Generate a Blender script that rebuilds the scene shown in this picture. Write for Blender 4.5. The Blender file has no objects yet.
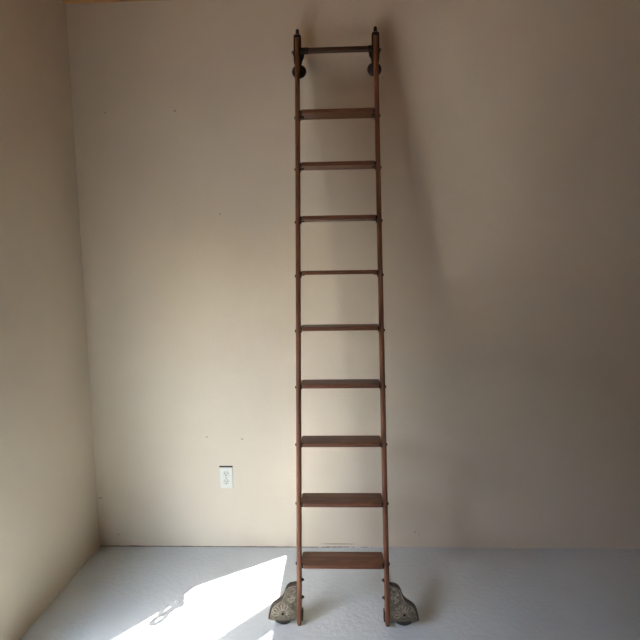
import bpy, bmesh, math, random
from mathutils import Vector, Matrix, noise

random.seed(7)
PI = math.pi
SC = bpy.context.scene
COL = SC.collection

# ------------------------------------------------------------------ helpers
def link(name, bm, mat, parent=None, smooth=False):
    bmesh.ops.recalc_face_normals(bm, faces=bm.faces[:])
    me = bpy.data.meshes.new(name)
    bm.to_mesh(me); bm.free()
    mats = mat if isinstance(mat, (list, tuple)) else [mat]
    for m in mats:
        me.materials.append(m)
    if smooth:
        for p in me.polygons:
            p.use_smooth = True
    o = bpy.data.objects.new(name, me)
    COL.objects.link(o)
    if parent is not None:
        o.parent = parent
    return o

def thing(name, label, cat, loc=(0, 0, 0), group=None):
    o = bpy.data.objects.new(name, None)
    o.empty_display_size = 0.1
    COL.objects.link(o)
    o.location = loc
    o['label'] = label; o['category'] = cat
    if group:
        o['group'] = group
    return o

def struct(o, parent=None):
    o['kind'] = 'structure'
    return o

def box(bm, x0, x1, y0, y1, z0, z1, bevel=0.0, seg=2, mtx=None, mi=0):
    g = bmesh.ops.create_cube(bm, size=1.0)
    vs = g['verts']
    for v in vs:
        v.co = Vector((x0 + (v.co.x + .5) * (x1 - x0), y0 + (v.co.y + .5) * (y1 - y0), z0 + (v.co.z + .5) * (z1 - z0)))
    es = list({e for v in vs for e in v.link_edges})
    fs = list({f for v in vs for f in v.link_faces})
    if bevel:
        r = bmesh.ops.bevel(bm, geom=es, offset=bevel, segments=seg, affect='EDGES', profile=0.5)
        vs = list({v for f in r['faces'] for v in f.verts} | {v for v in vs if v.is_valid})
    if mi:
        for v in vs:
            for f in v.link_faces:
                f.material_index = mi
    if mtx is not None:
        for v in vs:
            v.co = mtx @ v.co
    return vs

def prism(bm, pts, axis, a0, a1, bevel=0.0, seg=2):
    """extrude a closed outline; axis 'y': pts are (x, z), 'z': (x, y), 'x': (y, z)"""
    def mk(p, a):
        if axis == 'y': return Vector((p[0], a, p[1]))
        if axis == 'z': return Vector((p[0], p[1], a))
        return Vector((a, p[0], p[1]))
    v0 = [bm.verts.new(mk(p, a0)) for p in pts]
    v1 = [bm.verts.new(mk(p, a1)) for p in pts]
    fs = [bm.faces.new(v0), bm.faces.new(v1[::-1])]
    n = len(pts)
    for i in range(n):
        fs.append(bm.faces.new((v0[i], v1[i], v1[(i + 1) % n], v0[(i + 1) % n])))
    bmesh.ops.recalc_face_normals(bm, faces=fs)
    vs = v0 + v1
    if bevel:
        es = list({e for f in fs for e in f.edges})
        r = bmesh.ops.bevel(bm, geom=es, offset=bevel, segments=seg, affect='EDGES', profile=0.5, clamp_overlap=True)
        vs = list({v for f in r['faces'] for v in f.verts} | {v for v in vs if v.is_valid})
    return vs

def cyl(bm, p0, p1, r0, r1=None, n=20):
    r1 = r0 if r1 is None else r1
    p0 = Vector(p0); p1 = Vector(p1); d = p1 - p0
    q = d.to_track_quat('Z', 'Y')
    a = [bm.verts.new(p0 + q @ Vector((r0 * math.cos(2 * PI * i / n), r0 * math.sin(2 * PI * i / n), 0))) for i in range(n)]
    b = [bm.verts.new(p1 + q @ Vector((r1 * math.cos(2 * PI * i / n), r1 * math.sin(2 * PI * i / n), 0))) for i in range(n)]
    for i in range(n):
        bm.faces.new((a[i], a[(i + 1) % n], b[(i + 1) % n], b[i]))
    bm.faces.new(a[::-1]); bm.faces.new(b)
    return a + b

def lathe(bm, prof, origin, axis, n=28):
    """prof: list of (along, radius) swept round axis from origin"""
    origin = Vector(origin); q = Vector(axis).normalized().to_track_quat('Z', 'Y')
    rings = []
    for a, r in prof:
        if r < 1e-6:
            rings.append([bm.verts.new(origin + q @ Vector((0, 0, a)))])
        else:
            rings.append([bm.verts.new(origin + q @ Vector((r * math.cos(2 * PI * i / n), r * math.sin(2 * PI * i / n), a))) for i in range(n)])
    for A, B in zip(rings, rings[1:]):
        for i in range(n):
            if len(A) == 1 and len(B) == 1: continue
            if len(A) == 1: bm.faces.new((A[0], B[(i + 1) % n], B[i]))
            elif len(B) == 1: bm.faces.new((A[i], A[(i + 1) % n], B[0]))
            else: bm.faces.new((A[i], A[(i + 1) % n], B[(i + 1) % n], B[i]))
    if len(rings[0]) > 1: bm.faces.new(rings[0][::-1])
    if len(rings[-1]) > 1: bm.faces.new(rings[-1])

def tube(bm, pts, r, n=8, closed=False, flat=None, up=(0, 1, 0)):
    pts = [Vector(p) for p in pts]
    N = len(pts); rings = []
    up = Vector(up)
    for i, p in enumerate(pts):
        a = pts[(i - 1) % N] if (closed or i > 0) else p
        b = pts[(i + 1) % N] if (closed or i < N - 1) else p
        t = (b - a).normalized()
        s = t.cross(up).normalized(); w = s.cross(t).normalized()
        rr = r[i] if isinstance(r, (list, tuple)) else r
        f = flat or 1.0
        rings.append([bm.verts.new(p + s * rr * math.cos(2 * PI * k / n) + w * rr * f * math.sin(2 * PI * k / n)) for k in range(n)])
    rng = range(N) if closed else range(N - 1)
    for i in rng:
        A, B = rings[i], rings[(i + 1) % N]
        for k in range(n):
            bm.faces.new((A[k], A[(k + 1) % n], B[(k + 1) % n], B[k]))
    if not closed:
        bm.faces.new(rings[0][::-1]); bm.faces.new(rings[-1])

def bez(p0, p1, p2, p3, n=10):
    out = []
    for i in range(n):
        t = i / n
        out.append(tuple((1 - t) ** 3 * a + 3 * t * (1 - t) ** 2 * b + 3 * t * t * (1 - t) * c + t ** 3 * d for a, b, c, d in zip(p0, p1, p2, p3)))
    return out

# ------------------------------------------------------------------ materials
class NT:
    def __init__(self, name):
        self.m = bpy.data.materials.new(name); self.m.use_nodes = True
        self.t = self.m.node_tree; self.n = self.t.nodes; self.b = self.n['Principled BSDF']
        self.tc = self.n.new('ShaderNodeTexCoord')
    def l(self, a, b): self.t.links.new(a, b)
    def mapping(self, scale=(1, 1, 1), rot=(0, 0, 0), src='Object'):
        mp = self.n.new('ShaderNodeMapping'); mp.inputs['Scale'].default_value = scale
        mp.inputs['Rotation'].default_value = rot
        self.l(self.tc.outputs[src], mp.inputs['Vector']); return mp.outputs['Vector']
    def noise(self, vec, scale, detail=4, rough=.55, dist=0):
        x = self.n.new('ShaderNodeTexNoise'); x.inputs['Scale'].default_value = scale
        x.inputs['Detail'].default_value = detail; x.inputs['Roughness'].default_value = rough
        x.inputs['Distortion'].default_value = dist
        self.l(vec, x.inputs['Vector']); return x.outputs['Fac']
    def ramp(self, fac, stops):
        r = self.n.new('ShaderNodeValToRGB'); e = r.color_ramp.elements
        while len(e) < len(stops): e.new(.5)
        for i, (p, c) in enumerate(stops):
            e[i].position = p; e[i].color = (*c, 1) if len(c) == 3 else c
        self.l(fac, r.inputs['Fac']); return r.outputs['Color']
    def mix(self, fac, a, b, mode='MIX'):
        x = self.n.new('ShaderNodeMix'); x.data_type = 'RGBA'; x.blend_type = mode
        for sock, v in ((x.inputs[0], fac), (x.inputs[6], a), (x.inputs[7], b)):
            if hasattr(v, 'links'): self.l(v, sock)
            elif isinstance(v, (tuple, list)): sock.default_value = (*v, 1)
            else: sock.default_value = v
        return x.outputs[2]
    def math(self, op, a, b=None):
        x = self.n.new('ShaderNodeMath'); x.operation = op
        for i, v in enumerate((a, b)):
            if v is None: continue
            if hasattr(v, 'links'): self.l(v, x.inputs[i])
            else: x.inputs[i].default_value = v
        return x.outputs[0]
    def bump(self, h, strength, dist, prev=None):
        x = self.n.new('ShaderNodeBump'); x.inputs['Strength'].default_value = strength
        x.inputs['Distance'].default_value = dist
        self.l(h, x.inputs['Height'])
        if prev is not None: self.l(prev, x.inputs['Normal'])
        return x.outputs['Normal']
    def fin(self, col=None, rough=.5, normal=None, metal=0, spec=None):
        if col is not None:
            if hasattr(col, 'links'): self.l(col, self.b.inputs['Base Color'])
            else: self.b.inputs['Base Color'].default_value = (*col, 1)
        if hasattr(rough, 'links'): self.l(rough, self.b.inputs['Roughness'])
        else: self.b.inputs['Roughness'].default_value = rough
        if hasattr(metal, 'links'): self.l(metal, self.b.inputs['Metallic'])
        else: self.b.inputs['Metallic'].default_value = metal
        if spec is not None: self.b.inputs['Specular IOR Level'].default_value = spec
        if normal is not None: self.l(normal, self.b.inputs['Normal'])
        return self.m

def plaster(name, base, spots=()):
    k = NT(name); v = k.mapping()
    n1 = k.noise(v, 1.3, 3); n2 = k.noise(v, 55, 3, .6); n3 = k.noise(v, 6, 4, .6)
    dk = tuple(c * .93 for c in base); lt = tuple(min(1, c * 1.03) for c in base)
    col = k.ramp(n1, [(.3, dk), (.7, lt)])
    for (x, z, rx, rz) in spots:                 # old nail holes and scuffs
        sx = k.n.new('ShaderNodeSeparateXYZ'); k.l(k.tc.outputs['Object'], sx.inputs[0])
        dx = k.math('DIVIDE', k.math('SUBTRACT', sx.outputs[0], x), rx)
        dz = k.math('DIVIDE', k.math('SUBTRACT', sx.outputs[2], z), rz)
        d = k.math('ADD', k.math('MULTIPLY', dx, dx), k.math('MULTIPLY', dz, dz))
        d = k.math('ADD', d, k.math('MULTIPLY', k.math('SUBTRACT', k.noise(v, 160, 2), .5), 1.2))
        f = k.ramp(d, [(.5, (.75, .75, .75)), (1.2, (0, 0, 0))])
        col = k.mix(f, col, tuple(c * .33 for c in base))
    nb = k.bump(n2, .25, .004); nb = k.bump(n3, .25, .012, nb)
    return k.fin(col, .72, nb, spec=.25)

M_wall = plaster('painted_plaster', (.635, .56, .44),
                 [(-1.432, 2.819, .007, .004), (-.995, 2.819, .010, .0045), (-.877, .757, .010, .004), (-.646, .742, .009, .005), (.278, 2.976, .007, .004),
                  (-.739, 2.191, .009, .004), (-1.504, .083, .005, .008), (-1.612, .339, .016, .005), (-.03, .024, .13, .004), (.479, .109, .006, .006), (.505, .089, .004, .004)])
M_sidewall = plaster('painted_plaster_side', (.635, .56, .44))

def floor_mat():
    k = NT('painted_concrete'); v = k.mapping()
    a = k.noise(v, 2.0, 4); b = k.noise(v, 34, 3, .6); c = k.noise(v, 90, 2, .5); d = k.noise(v, 14, 5, .65)
    col = k.ramp(a, [(.3, (.525, .59, .605)), (.7, (.585, .65, .665))])
    spot = k.ramp(d, [(.66, (0, 0, 0)), (.74, (.12, .12, .12))])
    col = k.mix(spot, col, (.42, .42, .40))
    nb = k.bump(b, .5, .007); nb = k.bump(c, .25, .002, nb); nb = k.bump(d, .2, .005, nb)
    return k.fin(col, .24, nb, spec=.8)
M_floor = floor_mat()

def wood(name, dark, mid, light, scale=1.0, rough=.42, rot=(0, 0, 0), stretch=(1, 14, 14)):
    k = NT(name); v = k.mapping(tuple(s * scale for s in stretch), rot)
    n1 = k.noise(v, 3.2, 6, .62, .6); n2 = k.noise(v, 14, 4, .6)
    vv = k.mapping(); w = k.noise(vv, 9, 4, .6)
    col = k.ramp(n1, [(.28, dark), (.52, mid), (.78, light)])
    f = k.ramp(n2, [(.45, (0, 0, 0)), (.75, (.55, .55, .55))])
    col = k.mix(f, col, dark)
    wf = k.ramp(w, [(.60, (0, 0, 0)), (.75, (.4, .4, .4))])       # worn varnish
    col = k.mix(wf, col, light)
    nb = k.bump(n2, .15, .0015)
    return k.fin(col, rough, nb, spec=.45)
DK, MD, LT = (.050, .018, .009), (.125, .046, .021), (.24, .105, .048)
M_tread = wood('oak_along_x', DK, MD, LT, stretch=(1.2, 16, 16))
M_rail = wood('oak_along_z', (.075, .026, .013), (.19, .072, .034), (.36, .165, .08), stretch=(16, 16, 1.2))
M_ceil = wood('varnished_pine', (.30, .13, .035), (.55, .27, .08), (.72, .43, .17), stretch=(.8, 10, 10), rough=.5)

def metal(name, c1, c2, rough=.45, met=.85, scale=40, bump=.2):
    k = NT(name); v = k.mapping()
    n = k.noise(v, scale, 5, .65); n2 = k.noise(v, scale * .3, 3)
    col = k.ramp(n, [(.35, c1), (.68, c2)])
    r = k.ramp(n2, [(.3, (rough - .1,) * 3), (.7, (rough + .15,) * 3)])
    return k.fin(col, r, k.bump(n, bump, .001), met)
M_bar = wood('smoked_bar', (.02, .010, .007), (.05, .022, .013), (.10, .045, .026), stretch=(1.2, 16, 16))
M_iron = metal('dark_cast_iron', (.012, .010, .009), (.04, .03, .024), .5, .7)
M_guard = metal('worn_nickel_casting', (.17, .15, .115), (.42, .38, .29), .42, .75, 30)
M_field = metal('tarnished_casting', (.10, .085, .06), (.24, .21, .155), .5, .7, 45)
M_rim = metal('rusty_rim', (.030, .022, .016), (.085, .06, .042), .6, .4)
M_rubber = metal('wheel_tyre', (.012, .012, .012), (.03, .028, .026), .6, .0)

def plain(name, c, rough=.5, spec=.5):
    k = NT(name); n = k.noise(k.mapping(), 60, 2)
    return k.fin(k.ramp(n, [(.3, tuple(x * .95 for x in c)), (.7, c)]), rough, spec=spec)
M_plate = plain('outlet_plastic', (.63, .63, .56), .35)
M_socket = plain('outlet_face', (.58, .58, .51), .35)
M_black = plain('dark_gap', (.03, .026, .02), .8)
M_white = plain('white_frame_paint', (.75, .74, .72), .45)
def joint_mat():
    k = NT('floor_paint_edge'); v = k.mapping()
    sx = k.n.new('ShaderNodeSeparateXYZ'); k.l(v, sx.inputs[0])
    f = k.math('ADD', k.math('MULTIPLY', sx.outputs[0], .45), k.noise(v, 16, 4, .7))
    return k.fin(k.ramp(f, [(.40, (.14, .10, .075)), (.62, (.52, .50, .47))]), .7)  # brown towards the left paints in the joint's shadow gap; pale at right
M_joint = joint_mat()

def cloth_mat():
    k = NT('curtain_linen'); n = k.noise(k.mapping((60, 60, 4)), 8, 3)
    return k.fin(k.ramp(n, [(.3, (.50, .46, .40)), (.7, (.60, .56, .5))]), .9, spec=.1)
M_cloth = cloth_mat()

def glass_mat():
    k = NT('window_glass'); k.n.remove(k.b)
    out = k.n['Material Output']
    tr = k.n.new('ShaderNodeBsdfTransparent'); gl = k.n.new('ShaderNodeBsdfGlossy'); gl.inputs['Roughness'].default_value = .02
    mx = k.n.new('ShaderNodeMixShader'); mx.inputs[0].default_value = .06
    k.l(tr.outputs[0], mx.inputs[1]); k.l(gl.outputs[0], mx.inputs[2])
    k.l(mx.outputs[0], out.inputs[0]); return k.m
M_glass = glass_mat()

# ------------------------------------------------------------------ room
XL, XR, YF, ZC = -1.635, 6.0, -8.0, 3.462
T = .12
WY = (-1.19, -2.00, -2.235, -3.05)     # the two glazed leaves in the left wall (far jamb ... near jamb)
WH, WS = 2.072, .06                     # head, sill

def slab(name, x0, x1, y0, y1, z0, z1, m):
    bm = bmesh.new(); box(bm, x0, x1, y0, y1, z0, z1); return struct(link(name, bm, m))

slab('floor', XL - .05, XR + T, YF - T, T, -.1, 0, M_floor)
slab('wall_back', XL - .05, XR + T, 0, T, 0, ZC, M_wall)
slab('wall_right', XR, XR + T, YF, 0, 0, ZC, M_sidewall)
slab('wall_front', XL - .05, XR + T, YF - T, YF, 0, ZC, M_sidewall)
TL = .05                               # left wall made thin so its depth does not cut off the sun
bm = bmesh.new()
box(bm, XL - TL, XL, WY[0] + .04, 0, 0, ZC)
box(bm, XL - TL, XL, YF, WY[3] - .06, 0, ZC)
box(bm, XL - TL, XL, WY[3] - .06, WY[0] + .04, WH + .10, ZC)
box(bm, XL - TL, XL, WY[3] - .06, WY[0] + .04, 0, WS - .03)
struct(link('wall_left', bm, M_sidewall))
# ceiling of varnished boards
bm = bmesh.new()
y = T
while y > YF - T:
    y2 = max(y - .14, YF - T)
    box(bm, XL - .05, XR + T, y2 + .002, y - .002, ZC, ZC + .03, .004, 1)
    y = y2
box(bm, XL - .05, XR + T, YF - T, T, ZC + .026, ZC + .08)
struct(link('ceiling', bm, M_ceil))
# rough edge where the floor paint meets the wall, shade coloured in at left
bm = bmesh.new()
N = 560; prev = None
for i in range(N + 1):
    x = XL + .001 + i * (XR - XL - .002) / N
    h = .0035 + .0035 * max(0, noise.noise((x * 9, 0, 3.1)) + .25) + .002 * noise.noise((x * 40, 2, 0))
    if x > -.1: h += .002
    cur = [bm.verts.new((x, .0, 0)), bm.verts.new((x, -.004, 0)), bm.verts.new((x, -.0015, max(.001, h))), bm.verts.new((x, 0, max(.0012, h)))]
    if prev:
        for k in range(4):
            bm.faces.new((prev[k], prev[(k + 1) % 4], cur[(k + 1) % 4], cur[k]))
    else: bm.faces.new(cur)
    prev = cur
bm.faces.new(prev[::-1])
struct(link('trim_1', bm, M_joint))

# added outside, unseen: pale ground bouncing sun indoors, tall dark screen blocking low sky
M_bounce_ground = plain('pale_paving', (.56, .52, .46), .9)
M_sky_block = plain('weathered_fence_boards', (.13, .11, .085), .9)
slab('ground', -7.5, XL - .051, -10, 4, -.2, -.06, M_bounce_ground)
slab('wall_yard', -5.1, -5.0, -8, 3, -.06, 3.1, M_sky_block)

# window in the left wall: two tall glazed leaves with a wide post between
FX0, FX1 = XL - .014, XL - .002
bm = bmesh.new()
box(bm, FX0, FX1, WY[0], WY[0] + .05, WS - .03, WH + .11)
box(bm, FX0, FX1, WY[3] - .07, WY[3], WS - .03, WH + .11)
box(bm, FX0, FX1, WY[3], WY[0], WH, WH + .11)
box(bm, FX0, FX1, WY[3], WY[0], WS - .03, WS)
box(bm, FX0, FX1, WY[2], WY[1], WS, WH)
win = struct(link('window_1', bm, M_white))
for a, b in ((WY[1], WY[0]), (WY[3], WY[2])):
    bm = bmesh.new(); box(bm, XL - .010, XL - .007, a, b, WS, WH)
    link('glass_pane', bm, M_glass, win)

# ------------------------------------------------------------------ curtain tied back at the window's far side
SUNK = 1.15
def cx(z):                                   # free edge of the curtain (Y at height z)
    pts = [(.04, -1.37), (.68, -1.336), (.93, -1.318), (1.038, -1.295), (1.118, -1.272), (1.150, -1.250), (1.32, -1.300), (1.535, -1.368), (1.973, -1.503), (2.2, -1.60)]
    for (z0, y0), (z1, y1) in zip(pts, pts[1:]):
        if z0 <= z <= z1: return y0 + (y1 - y0) * (z - z0) / (z1 - z0)
    return pts[-1][1]
bm = bmesh.new()
rows = []
NZ, NU = 150, 72
for i in range(NZ + 1):
    z = .04 + i * (2.16 - .04) / NZ
    row = []
    e = cx(max(.06, z)); inner = -1.10 - .02 * math.exp(-((z - 1.14) / .3) ** 2)
    for j in range(NU + 1):
        u = j / NU
        amp = .022 * (1 - .6 * math.exp(-((z - 1.14) / .18) ** 2)) * (1 - u ** 3)
        row.append((XL + .05 + amp * math.sin(u * 2 * PI * 6), inner + (e - inner) * u, z))
    rows.append(row)
for off in (0, 1):
    pass
front = [[bm.verts.new(p) for p in r] for r in rows]
back = [[bm.verts.new((p[0] - .003, p[1], p[2])) for p in r] for r in rows]
for i in range(NZ):
    for j in range(NU):
        bm.faces.new((front[i][j], front[i][j + 1], front[i + 1][j + 1], front[i + 1][j]))
        bm.faces.new((back[i][j], back[i + 1][j], back[i + 1][j + 1], back[i][j + 1]))
for i in range(NZ):
    for j in (0, NU):
        bm.faces.new((front[i][j], front[i + 1][j], back[i + 1][j], back[i][j]))
for j in range(NU):
    for i in (0, NZ):
        bm.faces.new((front[i][j], back[i][j], back[i][j + 1], front[i][j + 1]))
cur = thing('curtain', 'pale linen curtain tied back at the far side of the tall left window', 'curtain', (0, 0, 0))
link('drape', bm, M_cloth, cur, True)
bm = bmesh.new()
tie = [(XL + .05 + .034 * math.cos(t), -1.145 + .062 * math.sin(t), 1.145 + .012 * math.sin(t)) for t in [2 * PI * i / 32 for i in range(32)]]
tube(bm, tie, .012, 8, True, up=(0, 0, 1))
# the tie's bow: two loops and a round tassel hanging from the curtain's edge
def loop(cy, cz, ry, rz, tilt, r):
    pts = []
    for i in range(24):
        a = 2 * PI * i / 24
        yy, zz = ry * math.cos(a), rz * math.sin(a)
        pts.append((XL + .055, cy + yy * math.cos(tilt) - zz * math.sin(tilt), cz + yy * math.sin(tilt) + zz * math.cos(tilt)))
    tube(bm, pts, r, 8, True, up=(1, 0, 0))
loop(-1.328, .998, .028, .044, .1, .0115)
loop(-1.388, .968, .030, .046, .25, .0125)
tube(bm, [(XL + .055, y, z) for y, z in bez((-1.34, 1.075), (-1.36, 1.06), (-1.385, 1.045), (-1.375, 1.01), 8)], .010, 8, up=(1, 0, 0))
tube(bm, [(XL + .055, y, z) for y, z in bez((-1.25, 1.05), (-1.275, 1.06), (-1.30, 1.07), (-1.335, 1.08), 8)], .019, 8, up=(1, 0, 0))
lathe(bm, [(-.030, 0), (-.026, .018), (-.012, .030), (.010, .030), (.022, .018), (.026, 0)], (XL + .055, -1.350, 1.072), (0, -1, .1), 18)
link('tieback', bm, M_cloth, cur, True)
bm = bmesh.new()
cyl(bm, (XL + .05, -3.15, 2.175), (XL + .05, -1.06, 2.175), .011)
for yy in (-1.12, -3.1):
    cyl(bm, (XL + .001, yy, 2.175), (XL + .05, yy, 2.175), .008)
link('curtain_rod', bm, M_iron, cur, True)

# ------------------------------------------------------------------ ladder
LEAN, FY = .19652, -.7337
lad = thing('library_ladder', 'tall brown wooden rolling library ladder leaning on the beige wall', 'ladder', (0, FY, 0))
lad.rotation_euler = (-LEAN, 0, 0)
# local axes: x across, z up along the rails, -y towards the room
RX, RW, RD = .2272, .0132, .021
def rrect(w, d, r, n=4):
    pts = []
    for cxx, cyy, a0 in ((w - r, d - r, 0), (-w + r, d - r, PI / 2), (-w + r, -d + r, PI), (w - r, -d + r, 1.5 * PI)):
        for i in range(n + 1):
            a = a0 + PI / 2 * i / n
            pts.append((cxx + r * math.cos(a), cyy + r * math.sin(a)))
    return pts
ROW0, STEP = .32928, .305
ROWS = [ROW0 + i * STEP for i in range(9)]
for sg in (-1, 1):
    bm = bmesh.new()
    secs = [(.006, .72), (.014, .86), (.03, .97), (.06, 1)] + [(z, 1) for z in (.4, .8, 1.2, 1.6, 2.0, 2.4, 2.8, 3.19)] + [(3.236, .98), (3.25, .8), (3.256, .62)]
    rings = []
    for z, k in secs:
        ring = []
        for px, py in rrect(RW, RD, .0095):
            zz = z + (.004 if (py > 0 and z < .02) else 0)
            ring.append(bm.verts.new((sg * (RX - .0004 * z) + px * k, py * k, zz)))
        rings.append(ring)
    n = len(rings[0])
    for A, B in zip(rings, rings[1:]):
        for i in range(n): bm.faces.new((A[i], A[(i + 1) % n], B[(i + 1) % n], B[i]))
    bm.faces.new(rings[0][::-1]); bm.faces.new(rings[-1])
    rail = link('rail', bm, M_rail, lad, True)
    xo = sg * (RX - .0004 * 3.2)
    bm = bmesh.new()      # turned knob at the head of the rail
    lathe(bm, [(0, .0125), (.005, .0135), (.011, .0115), (.02, .0105), (.03, .0105), (.037, .008), (.042, 0)], (xo, 0, 3.252), (0, 0, 1), 18)
    link('finial', bm, M_iron, rail, True)
    # through bolts, one head at each tread
    for z in ROWS:
        bm = bmesh.new()
        xx = sg * (RX - .0004 * z + RW - .001)
        lathe(bm, [(0, .0085), (.003, .0085), (.006, .006), (.0075, 0)], (xx, -.004, z - .018), (sg, 0, 0), 14)
        link('bolt_head', bm, M_iron, rail, True)
    # pointed nuts of the wheel guard, on the inside
    for z in (.231, .145):
        bm = bmesh.new()
        xx = sg * (RX - RW + .001)
        lathe(bm, [(0, .011), (.003, .011), (.005, .0075), (.012, .005), (.0145, 0)], (xx, -.006, z), (-sg, 0, 0), 14)
        link('guard_nut', bm, M_iron, rail, True)
    bm = bmesh.new()
    x0, x1 = sorted((sg * (RX - RW - .006), sg * (RX - RW + .001)))
    box(bm, x0, x1, -.02, .02, .030, .082, .0025, 2)
    link('foot_plate', bm, M_iron, rail)

# treads: boards with clipped corners, level when the ladder leans
TD, TT = .1173, .022
for i, z in enumerate(ROWS):
    hl = RX - .0004 * z - RW - .0005
    c, d = .013, .034
    y0, y1 = -TD / 2 - .007, TD / 2
    pts = [(-hl, y0 + d), (-hl + c, y0), (hl - c, y0), (hl, y0 + d), (hl, y1 - .012), (hl - .005, y1), (-hl + .005, y1), (-hl, y1 - .012)]
    bm = bmesh.new()
    prism(bm, pts, 'z', -TT / 2, TT / 2, .0028, 2)
    t = link('tread', bm, M_tread, lad)
    t.location = (0, 0, z); t.rotation_euler = (LEAN, 0, 0)
    for sg in (-1, 1):
        bm = bmesh.new()
        x0, x1 = sorted((sg * hl, sg * (hl - .022)))
        box(bm, x0, x1, -.022, .03, -TT / 2 - .004, -TT / 2, .0012, 1)     # ledge under the board
        x0, x1 = sorted((sg * (hl + .0005), sg * (hl - .003)))
        box(bm, x0, x1, -.030, .030, -TT / 2 - .016, -TT / 2 - .002, .001, 1)
        box(bm, *sorted((sg * (hl - .0125), sg * (hl - .0015))), -.060, -.022, -TT / 2 - .002, TT / 2 - .003, .002, 1)    # lug in the clipped corner
        link('tread_bracket', bm, M_iron, t)

# top bar
zb = 3.157
bm = bmesh.new()
hl = RX - .0004 * zb - RW
sec = rrect(.0135, .0125, .006, 3)
vs = prism(bm, [(py, pz) for pz, py in sec], 'x', -hl, hl)
bar = link('top_bar', bm, M_bar, lad); bar.location = (0, 0, zb)
for sg in (-1, 1):
    bm = bmesh.new()
    sec2 = rrect(.0155, .0145, .007, 3)
    prism(bm, [(py, pz) for pz, py in sec2], 'x', *sorted((sg * hl, sg * (hl - .05 if sg < 0 else hl - .03))))
    link('bar_socket', bm, M_iron, bar)

# hanger: strap round the rail head, plate behind it, roller below, hook to the wall
for sg in (-1, 1):
    xo = sg * (RX - .0004 * 3.15)
    inn = -sg
    bm = bmesh.new()
    def X(v): return xo + inn * v
    # plate behind the rail (v positive = towards the middle of the ladder)
    out = [(-.021, 3.236), (-.012, 3.256), (.012, 3.256), (.021, 3.236), (.0215, 3.19), (.030, 3.178), (.038, 3.155), (.036, 3.135), (.027, 3.115),
           (.024, 3.10), (.0215, 3.088), (.024, 3.08), (.026, 3.06), (.012, 3.035), (-.004, 3.035), (-.016, 3.055), (-.016, 3.085), (-.021, 3.10), (-.0205, 3.13),
           (-.027, 3.15), (-.0275, 3.163), (-.022, 3.178)]
    prism(bm, [(X(a), z) for a, z in out], 'y', .0205, .0335, .002, 2)
    # strap legs along both sides of the rail head, joined by a band round its front
    leg = [(-.0105, 3.246), (.0215, 3.252), (.0215, 3.10), (.004, 3.098), (-.006, 3.115), (-.0125, 3.14), (-.0135, 3.19), (-.0125, 3.225)]
    for xa, xb in ((xo - .0212, xo - RW + .0005), (xo + RW - .0005, xo + .0212)):
        prism(bm, leg, 'x', xa, xb, .0015, 2)
    box(bm, xo - .0195, xo + .0195, -.0255, -.0205, 3.226, 3.242, .0018, 2)
    for xa, xb in ((xo - .0195, xo - RW), (xo + RW, xo + .0195)):
        box(bm, xa, xb, -.0245, -.006, 3.226, 3.242, .0015, 1)
    hg = link('hanger', bm, M_iron, lad)
    bm = bmesh.new()
    ca, sa = math.cos(LEAN), math.sin(LEAN)
    # J-shaped hook reaching back to the wall (built in local axes)
    yw = .0970
    pts = bez((xo, .026, 3.20), (xo, .055, 3.215), (xo, .07, 3.232), (xo, .083, 3.225), 8) + \
          bez((xo, .083, 3.225), (xo, .093, 3.217), (xo, .094, 3.19), (xo, .091, 3.165), 8) + [(xo, .090, 3.16)]
    tube(bm, pts, .0065, 10, up=(1, 0, 0))
    link('hook', bm, M_iron, hg, True)
    bm = bmesh.new()
    lathe(bm, [(0, .0), (0, .030), (.002, .036), (.005, .040), (.009, .0415), (.016, .0415), (.019, .038), (.021, .034), (.021, 0)], (X(.006), .034, 3.060), (0, 1, 0), 32)
    rl = link('roller', bm, M_rubber, hg, True)
    bm = bmesh.new()
    lathe(bm, [(0, .011), (.004, .011), (.007, .007), (.008, 0)], (X(.006), .0212, 3.060), (0, -1, 0), 16)
    link('axle_bolt', bm, M_iron, hg, True)
    bm = bmesh.new()     # little ring on the outer side of the strap
    tube(bm, [(xo - inn * .0245 + .0075 * math.cos(a), .012, 3.158 + .0075 * math.sin(a)) for a in [2 * PI * i / 16 for i in range(16)]], .0028, 6, True)
    link('ring', bm, M_iron, hg, True)

# bottom wheels and their cast guards
GP = [(.240, .216), (.259, .2135), (.2795, .2075), (.2935, .195), (.3015, .178), (.307, .161), (.317, .1465), (.331, .135), (.348, .1245), (.364, .112), (.3755, .095),
      (.382, .076), (.3855, .056), (.3865, .040), (.366, .033), (.345, .035), (.312, .033), (.280, .035), (.262, .031), (.240, .038)]
def smoothpoly(pts, a, b, n=3):
    """Catmull-Rom through pts[a..b], rest kept"""
    out = []
    for i in range(len(pts)):
        if a <= i < b:
            p0 = pts[max(i - 1, a)]; p1 = pts[i]; p2 = pts[i + 1]; p3 = pts[min(i + 2, b)]
            for k in range(n):
                t = k / n
                out.append(tuple(.5 * (2 * q1 + (q2 - q0) * t + (2 * q0 - 5 * q1 + 4 * q2 - q3) * t * t + (3 * q1 - q0 - 3 * q2 + q3) * t ** 3)
                                 for q0, q1, q2, q3 in zip(p0, p1, p2, p3)))
        else: out.append(pts[i])
    return out
GS = smoothpoly(GP, 0, 13)
NC = 13 * 3 + 1                                     # outline points on the upper curve
HUBX, HUBZ = .3125, .0665
def petal(cx_, cz_, ang, l0, l1, w, n=14):
    """closed teardrop outline from radius l0 to l1"""
    pts = []
    for i in range(n):
        t = 2 * PI * i / n
        r = (l0 + l1) / 2 - (l1 - l0) / 2 * math.cos(t)
        s = w * math.sin(t) * (.45 + .55 * (r - l0) / (l1 - l0))
        pts.append((cx_ + r * math.cos(ang) - s * math.sin(ang), cz_ + r * math.sin(ang) + s * math.cos(ang)))
    return pts
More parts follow.
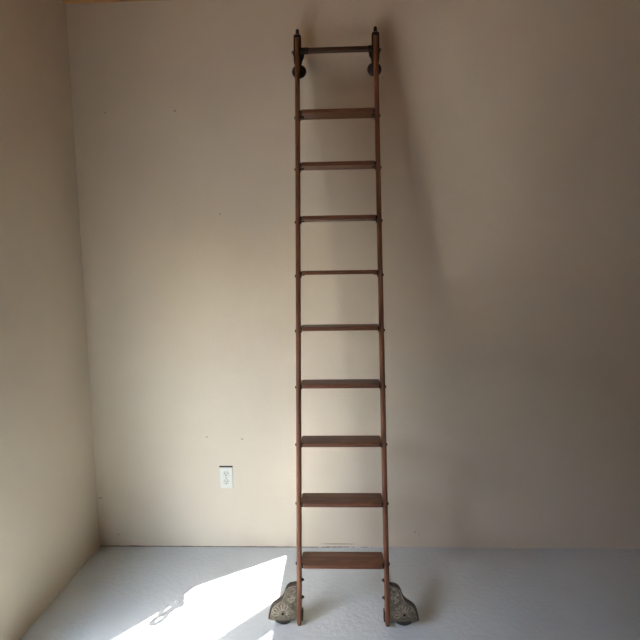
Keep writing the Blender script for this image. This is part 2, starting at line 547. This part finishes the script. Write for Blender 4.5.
for sg in (-1, 1):
    yf = -.020
    bm = bmesh.new()
    prism(bm, [(sg * x, z) for x, z in GS], 'y', yf, yf + .004)
    box(bm, *sorted((sg * .2395, sg * .2435)), yf + .0035, .022, .042, .213, .001, 1)      # flange on the rail
    gd = link('wheel_guard', bm, M_field, lad)
    # rim wall running back from the upper curve
    bm = bmesh.new()
    up = GS[:NC]
    inner = []
    cxx, czz = .300, .085
    for x, z in up:
        d = Vector((cxx - x, czz - z)).normalized() * .0125
        inner.append((x + d.x, z + d.y))
    up2 = [(x - (cxx - x) * .012, z - (czz - z) * .02) for x, z in up]
    poly = [(sg * x, z) for x, z in up] + [(sg * x, z) for x, z in inner[::-1]]
    v0 = [[bm.verts.new((sg * p[0], yy, p[1])) for p in arr] for yy, aa in ((yf - .003, up), (yf + .027, up2)) for arr in (aa, inner)]
    fo, fi, bo, bi = v0
    for i in range(NC - 1):
        bm.faces.new((fo[i], fo[i + 1], bo[i + 1], bo[i])); bm.faces.new((fi[i], bi[i], bi[i + 1], fi[i + 1]))
        bm.faces.new((bo[i], bo[i + 1], bi[i + 1], bi[i])); bm.faces.new((fo[i], fi[i], fi[i + 1], fo[i + 1]))
    for i in (0, NC - 1):
        bm.faces.new((fo[i], bo[i], bi[i], fi[i]))
    link('guard_rim', bm, M_rim, gd)
    # raised ornament: beaded border, fan of petals round the hub, leaf scroll above
    bm = bmesh.new()
    brd = []
    for x, z in up[::2]:
        d = Vector((cxx - x, czz - z)).normalized() * .012
        brd.append((sg * (x + d.x), yf - .0005, z + d.y))
    tube(bm, brd, .003, 6)
    for k, ang in enumerate((183, 160, 137, 113, 88)):
        a = math.radians(180 - ang)
        tube(bm, [(sg * x, yf - .0005, z) for x, z in petal(HUBX, HUBZ, a, .017, .054 if k < 4 else .056, .0095)], .0036, 6, True)
    for ang, l in ((62, .050), (38, .052), (14, .056), (-10, .052)):
        a = math.radians(180 - ang)
        tube(bm, [(sg * x, yf - .0005, z) for x, z in petal(HUBX, HUBZ, a, .017, l, .0085)], .0034, 6, True)
    for (x, z, r) in ((.262, .180, .012), (.259, .150, .009), (.276, .137, .007), (.279, .166, .006)):
        tube(bm, [(sg * (x + r * 1.25 * math.cos(t)), yf - .0005, z + r * .8 * math.sin(t)) for t in [2 * PI * i / 16 for i in range(16)]], .003, 6, True)
    tube(bm, [(sg * x, yf - .0005, z) for x, z in bez((.25, .195), (.285, .197), (.287, .158), (.262, .152), 10) + bez((.262, .152), (.245, .147), (.25, .12), (.285, .125), 10)], .003, 6)
    lathe(bm, [(0, .013), (.003, .0125), (.004, .010), (.004, .0075)], (sg * HUBX, yf + .001, HUBZ), (0, -1, 0), 22)
    link('ornament', bm, M_guard, gd, True)
    bm = bmesh.new()
    lathe(bm, [(0, .0072), (.0045, .0072), (.006, .005), (.0065, 0)], (sg * HUBX, yf + .001, HUBZ), (0, -1, 0), 16)
    link('axle_end', bm, M_iron, gd, True)
    bm = bmesh.new()
    lathe(bm, [(0, 0), (0, .05), (.002, .058), (.004, .0625), (.008, .0645), (.014, .0645), (.018, .0625), (.020, .058), (.022, .05), (.022, .02), (.026, .016), (.026, 0)], (sg * HUBX, yf + .019, HUBZ), (0, 1, 0), 40)
    link('floor_wheel', bm, M_rubber, lad, True)

# ------------------------------------------------------------------ wall outlet
ox, oz = -.7585, .4785
ol = thing('wall_outlet', 'white double power outlet low on the beige wall left of the ladder', 'outlet', (ox, 0, oz))
bm = bmesh.new(); box(bm, -.041, .0435, -.007, 0, -.067, .0725, .003, 2)
link('cover_plate', bm, M_plate, ol)
bm = bmesh.new(); box(bm, -.044, .0445, -.0025, 0, .073, .083, .0008, 1)
o = link('exposed_gap', bm, M_black, ol); o['label'] = 'dark gap above the plate'
for zc in (.031, -.025):
    bm = bmesh.new()
    pts = []
    for i in range(28):
        a = 2 * PI * i / 28
        pts.append((.0215 * math.cos(a), zc + max(-.0175, min(.0175, .0215 * math.sin(a)))))
    prism(bm, pts, 'y', -.0095, -.006, .0008, 1)
    s = link('socket', bm, M_socket, ol)
    bm = bmesh.new()
    box(bm, -.0095, -.0065, -.0099, -.009, zc + .0005, zc + .0105)
    box(bm, .0065, .0095, -.0099, -.009, zc + .0015, zc + .0095)
    cyl(bm, (0, -.009, zc - .008), (0, -.0099, zc - .008), .0038, n=14)
    link('slots', bm, M_black, s)
bm = bmesh.new()
lathe(bm, [(0, .0035), (.0015, .0033), (.0022, 0)], (0, -.0068, .003), (0, -1, 0), 14)
link('screw', bm, M_iron, ol)

# ------------------------------------------------------------------ light
kx = (-.363 - XL) / 2.05
sd = Vector((kx, kx * SUNK, -1)).normalized()
sun = bpy.data.lights.new('sun', 'SUN'); sun.energy = 27.5; sun.angle = math.radians(.3); sun.color = (1, .95, .88)
so = bpy.data.objects.new('sun', sun); COL.objects.link(so)
so.location = (-6, -6, 6); so.rotation_euler = sd.to_track_quat('-Z', 'Y').to_euler()
w = bpy.data.worlds.new('sky'); SC.world = w; w.use_nodes = True
nt = w.node_tree; bg = nt.nodes['Background']
sky = nt.nodes.new('ShaderNodeTexSky'); sky.sky_type = 'NISHITA'; sky.sun_disc = False
sky.sun_elevation = math.asin(-sd.z); sky.sun_rotation = math.atan2(-sd.x, -sd.y)
nt.links.new(sky.outputs[0], bg.inputs[0]); bg.inputs[1].default_value = 3.4

# ------------------------------------------------------------------ camera
cam = bpy.data.cameras.new('camera'); co = bpy.data.objects.new('camera', cam); COL.objects.link(co)
cam.sensor_width = 36; cam.sensor_fit = 'HORIZONTAL'; cam.lens = 36 * 498.343 / 640
cam.clip_start = .05
pi_, ya, ro = .10057, -.03849, -.01587
F = Vector((math.sin(ya) * math.cos(pi_), math.cos(ya) * math.cos(pi_), -math.sin(pi_)))
r = Vector((math.cos(ya), -math.sin(ya), 0)); u = r.cross(F)
r2 = r * math.cos(ro) + u * math.sin(ro); u2 = -r * math.sin(ro) + u * math.cos(ro)
M = Matrix(((r2.x, u2.x, -F.x, -.0031), (r2.y, u2.y, -F.y, -3.14), (r2.z, u2.z, -F.z, 1.83483), (0, 0, 0, 1)))
co.matrix_world = M
SC.camera = co

vs = SC.view_settings
vs.view_transform = 'Standard'; vs.look = 'None'; vs.gamma = 1; vs.exposure = -.15
vs.use_curve_mapping = False
SC.cycles.blur_glossy = 0; SC.cycles.max_bounces = 16; SC.cycles.diffuse_bounces = 10; SC.cycles.transparent_max_bounces = 12
SC.cycles.sample_clamp_indirect = 0
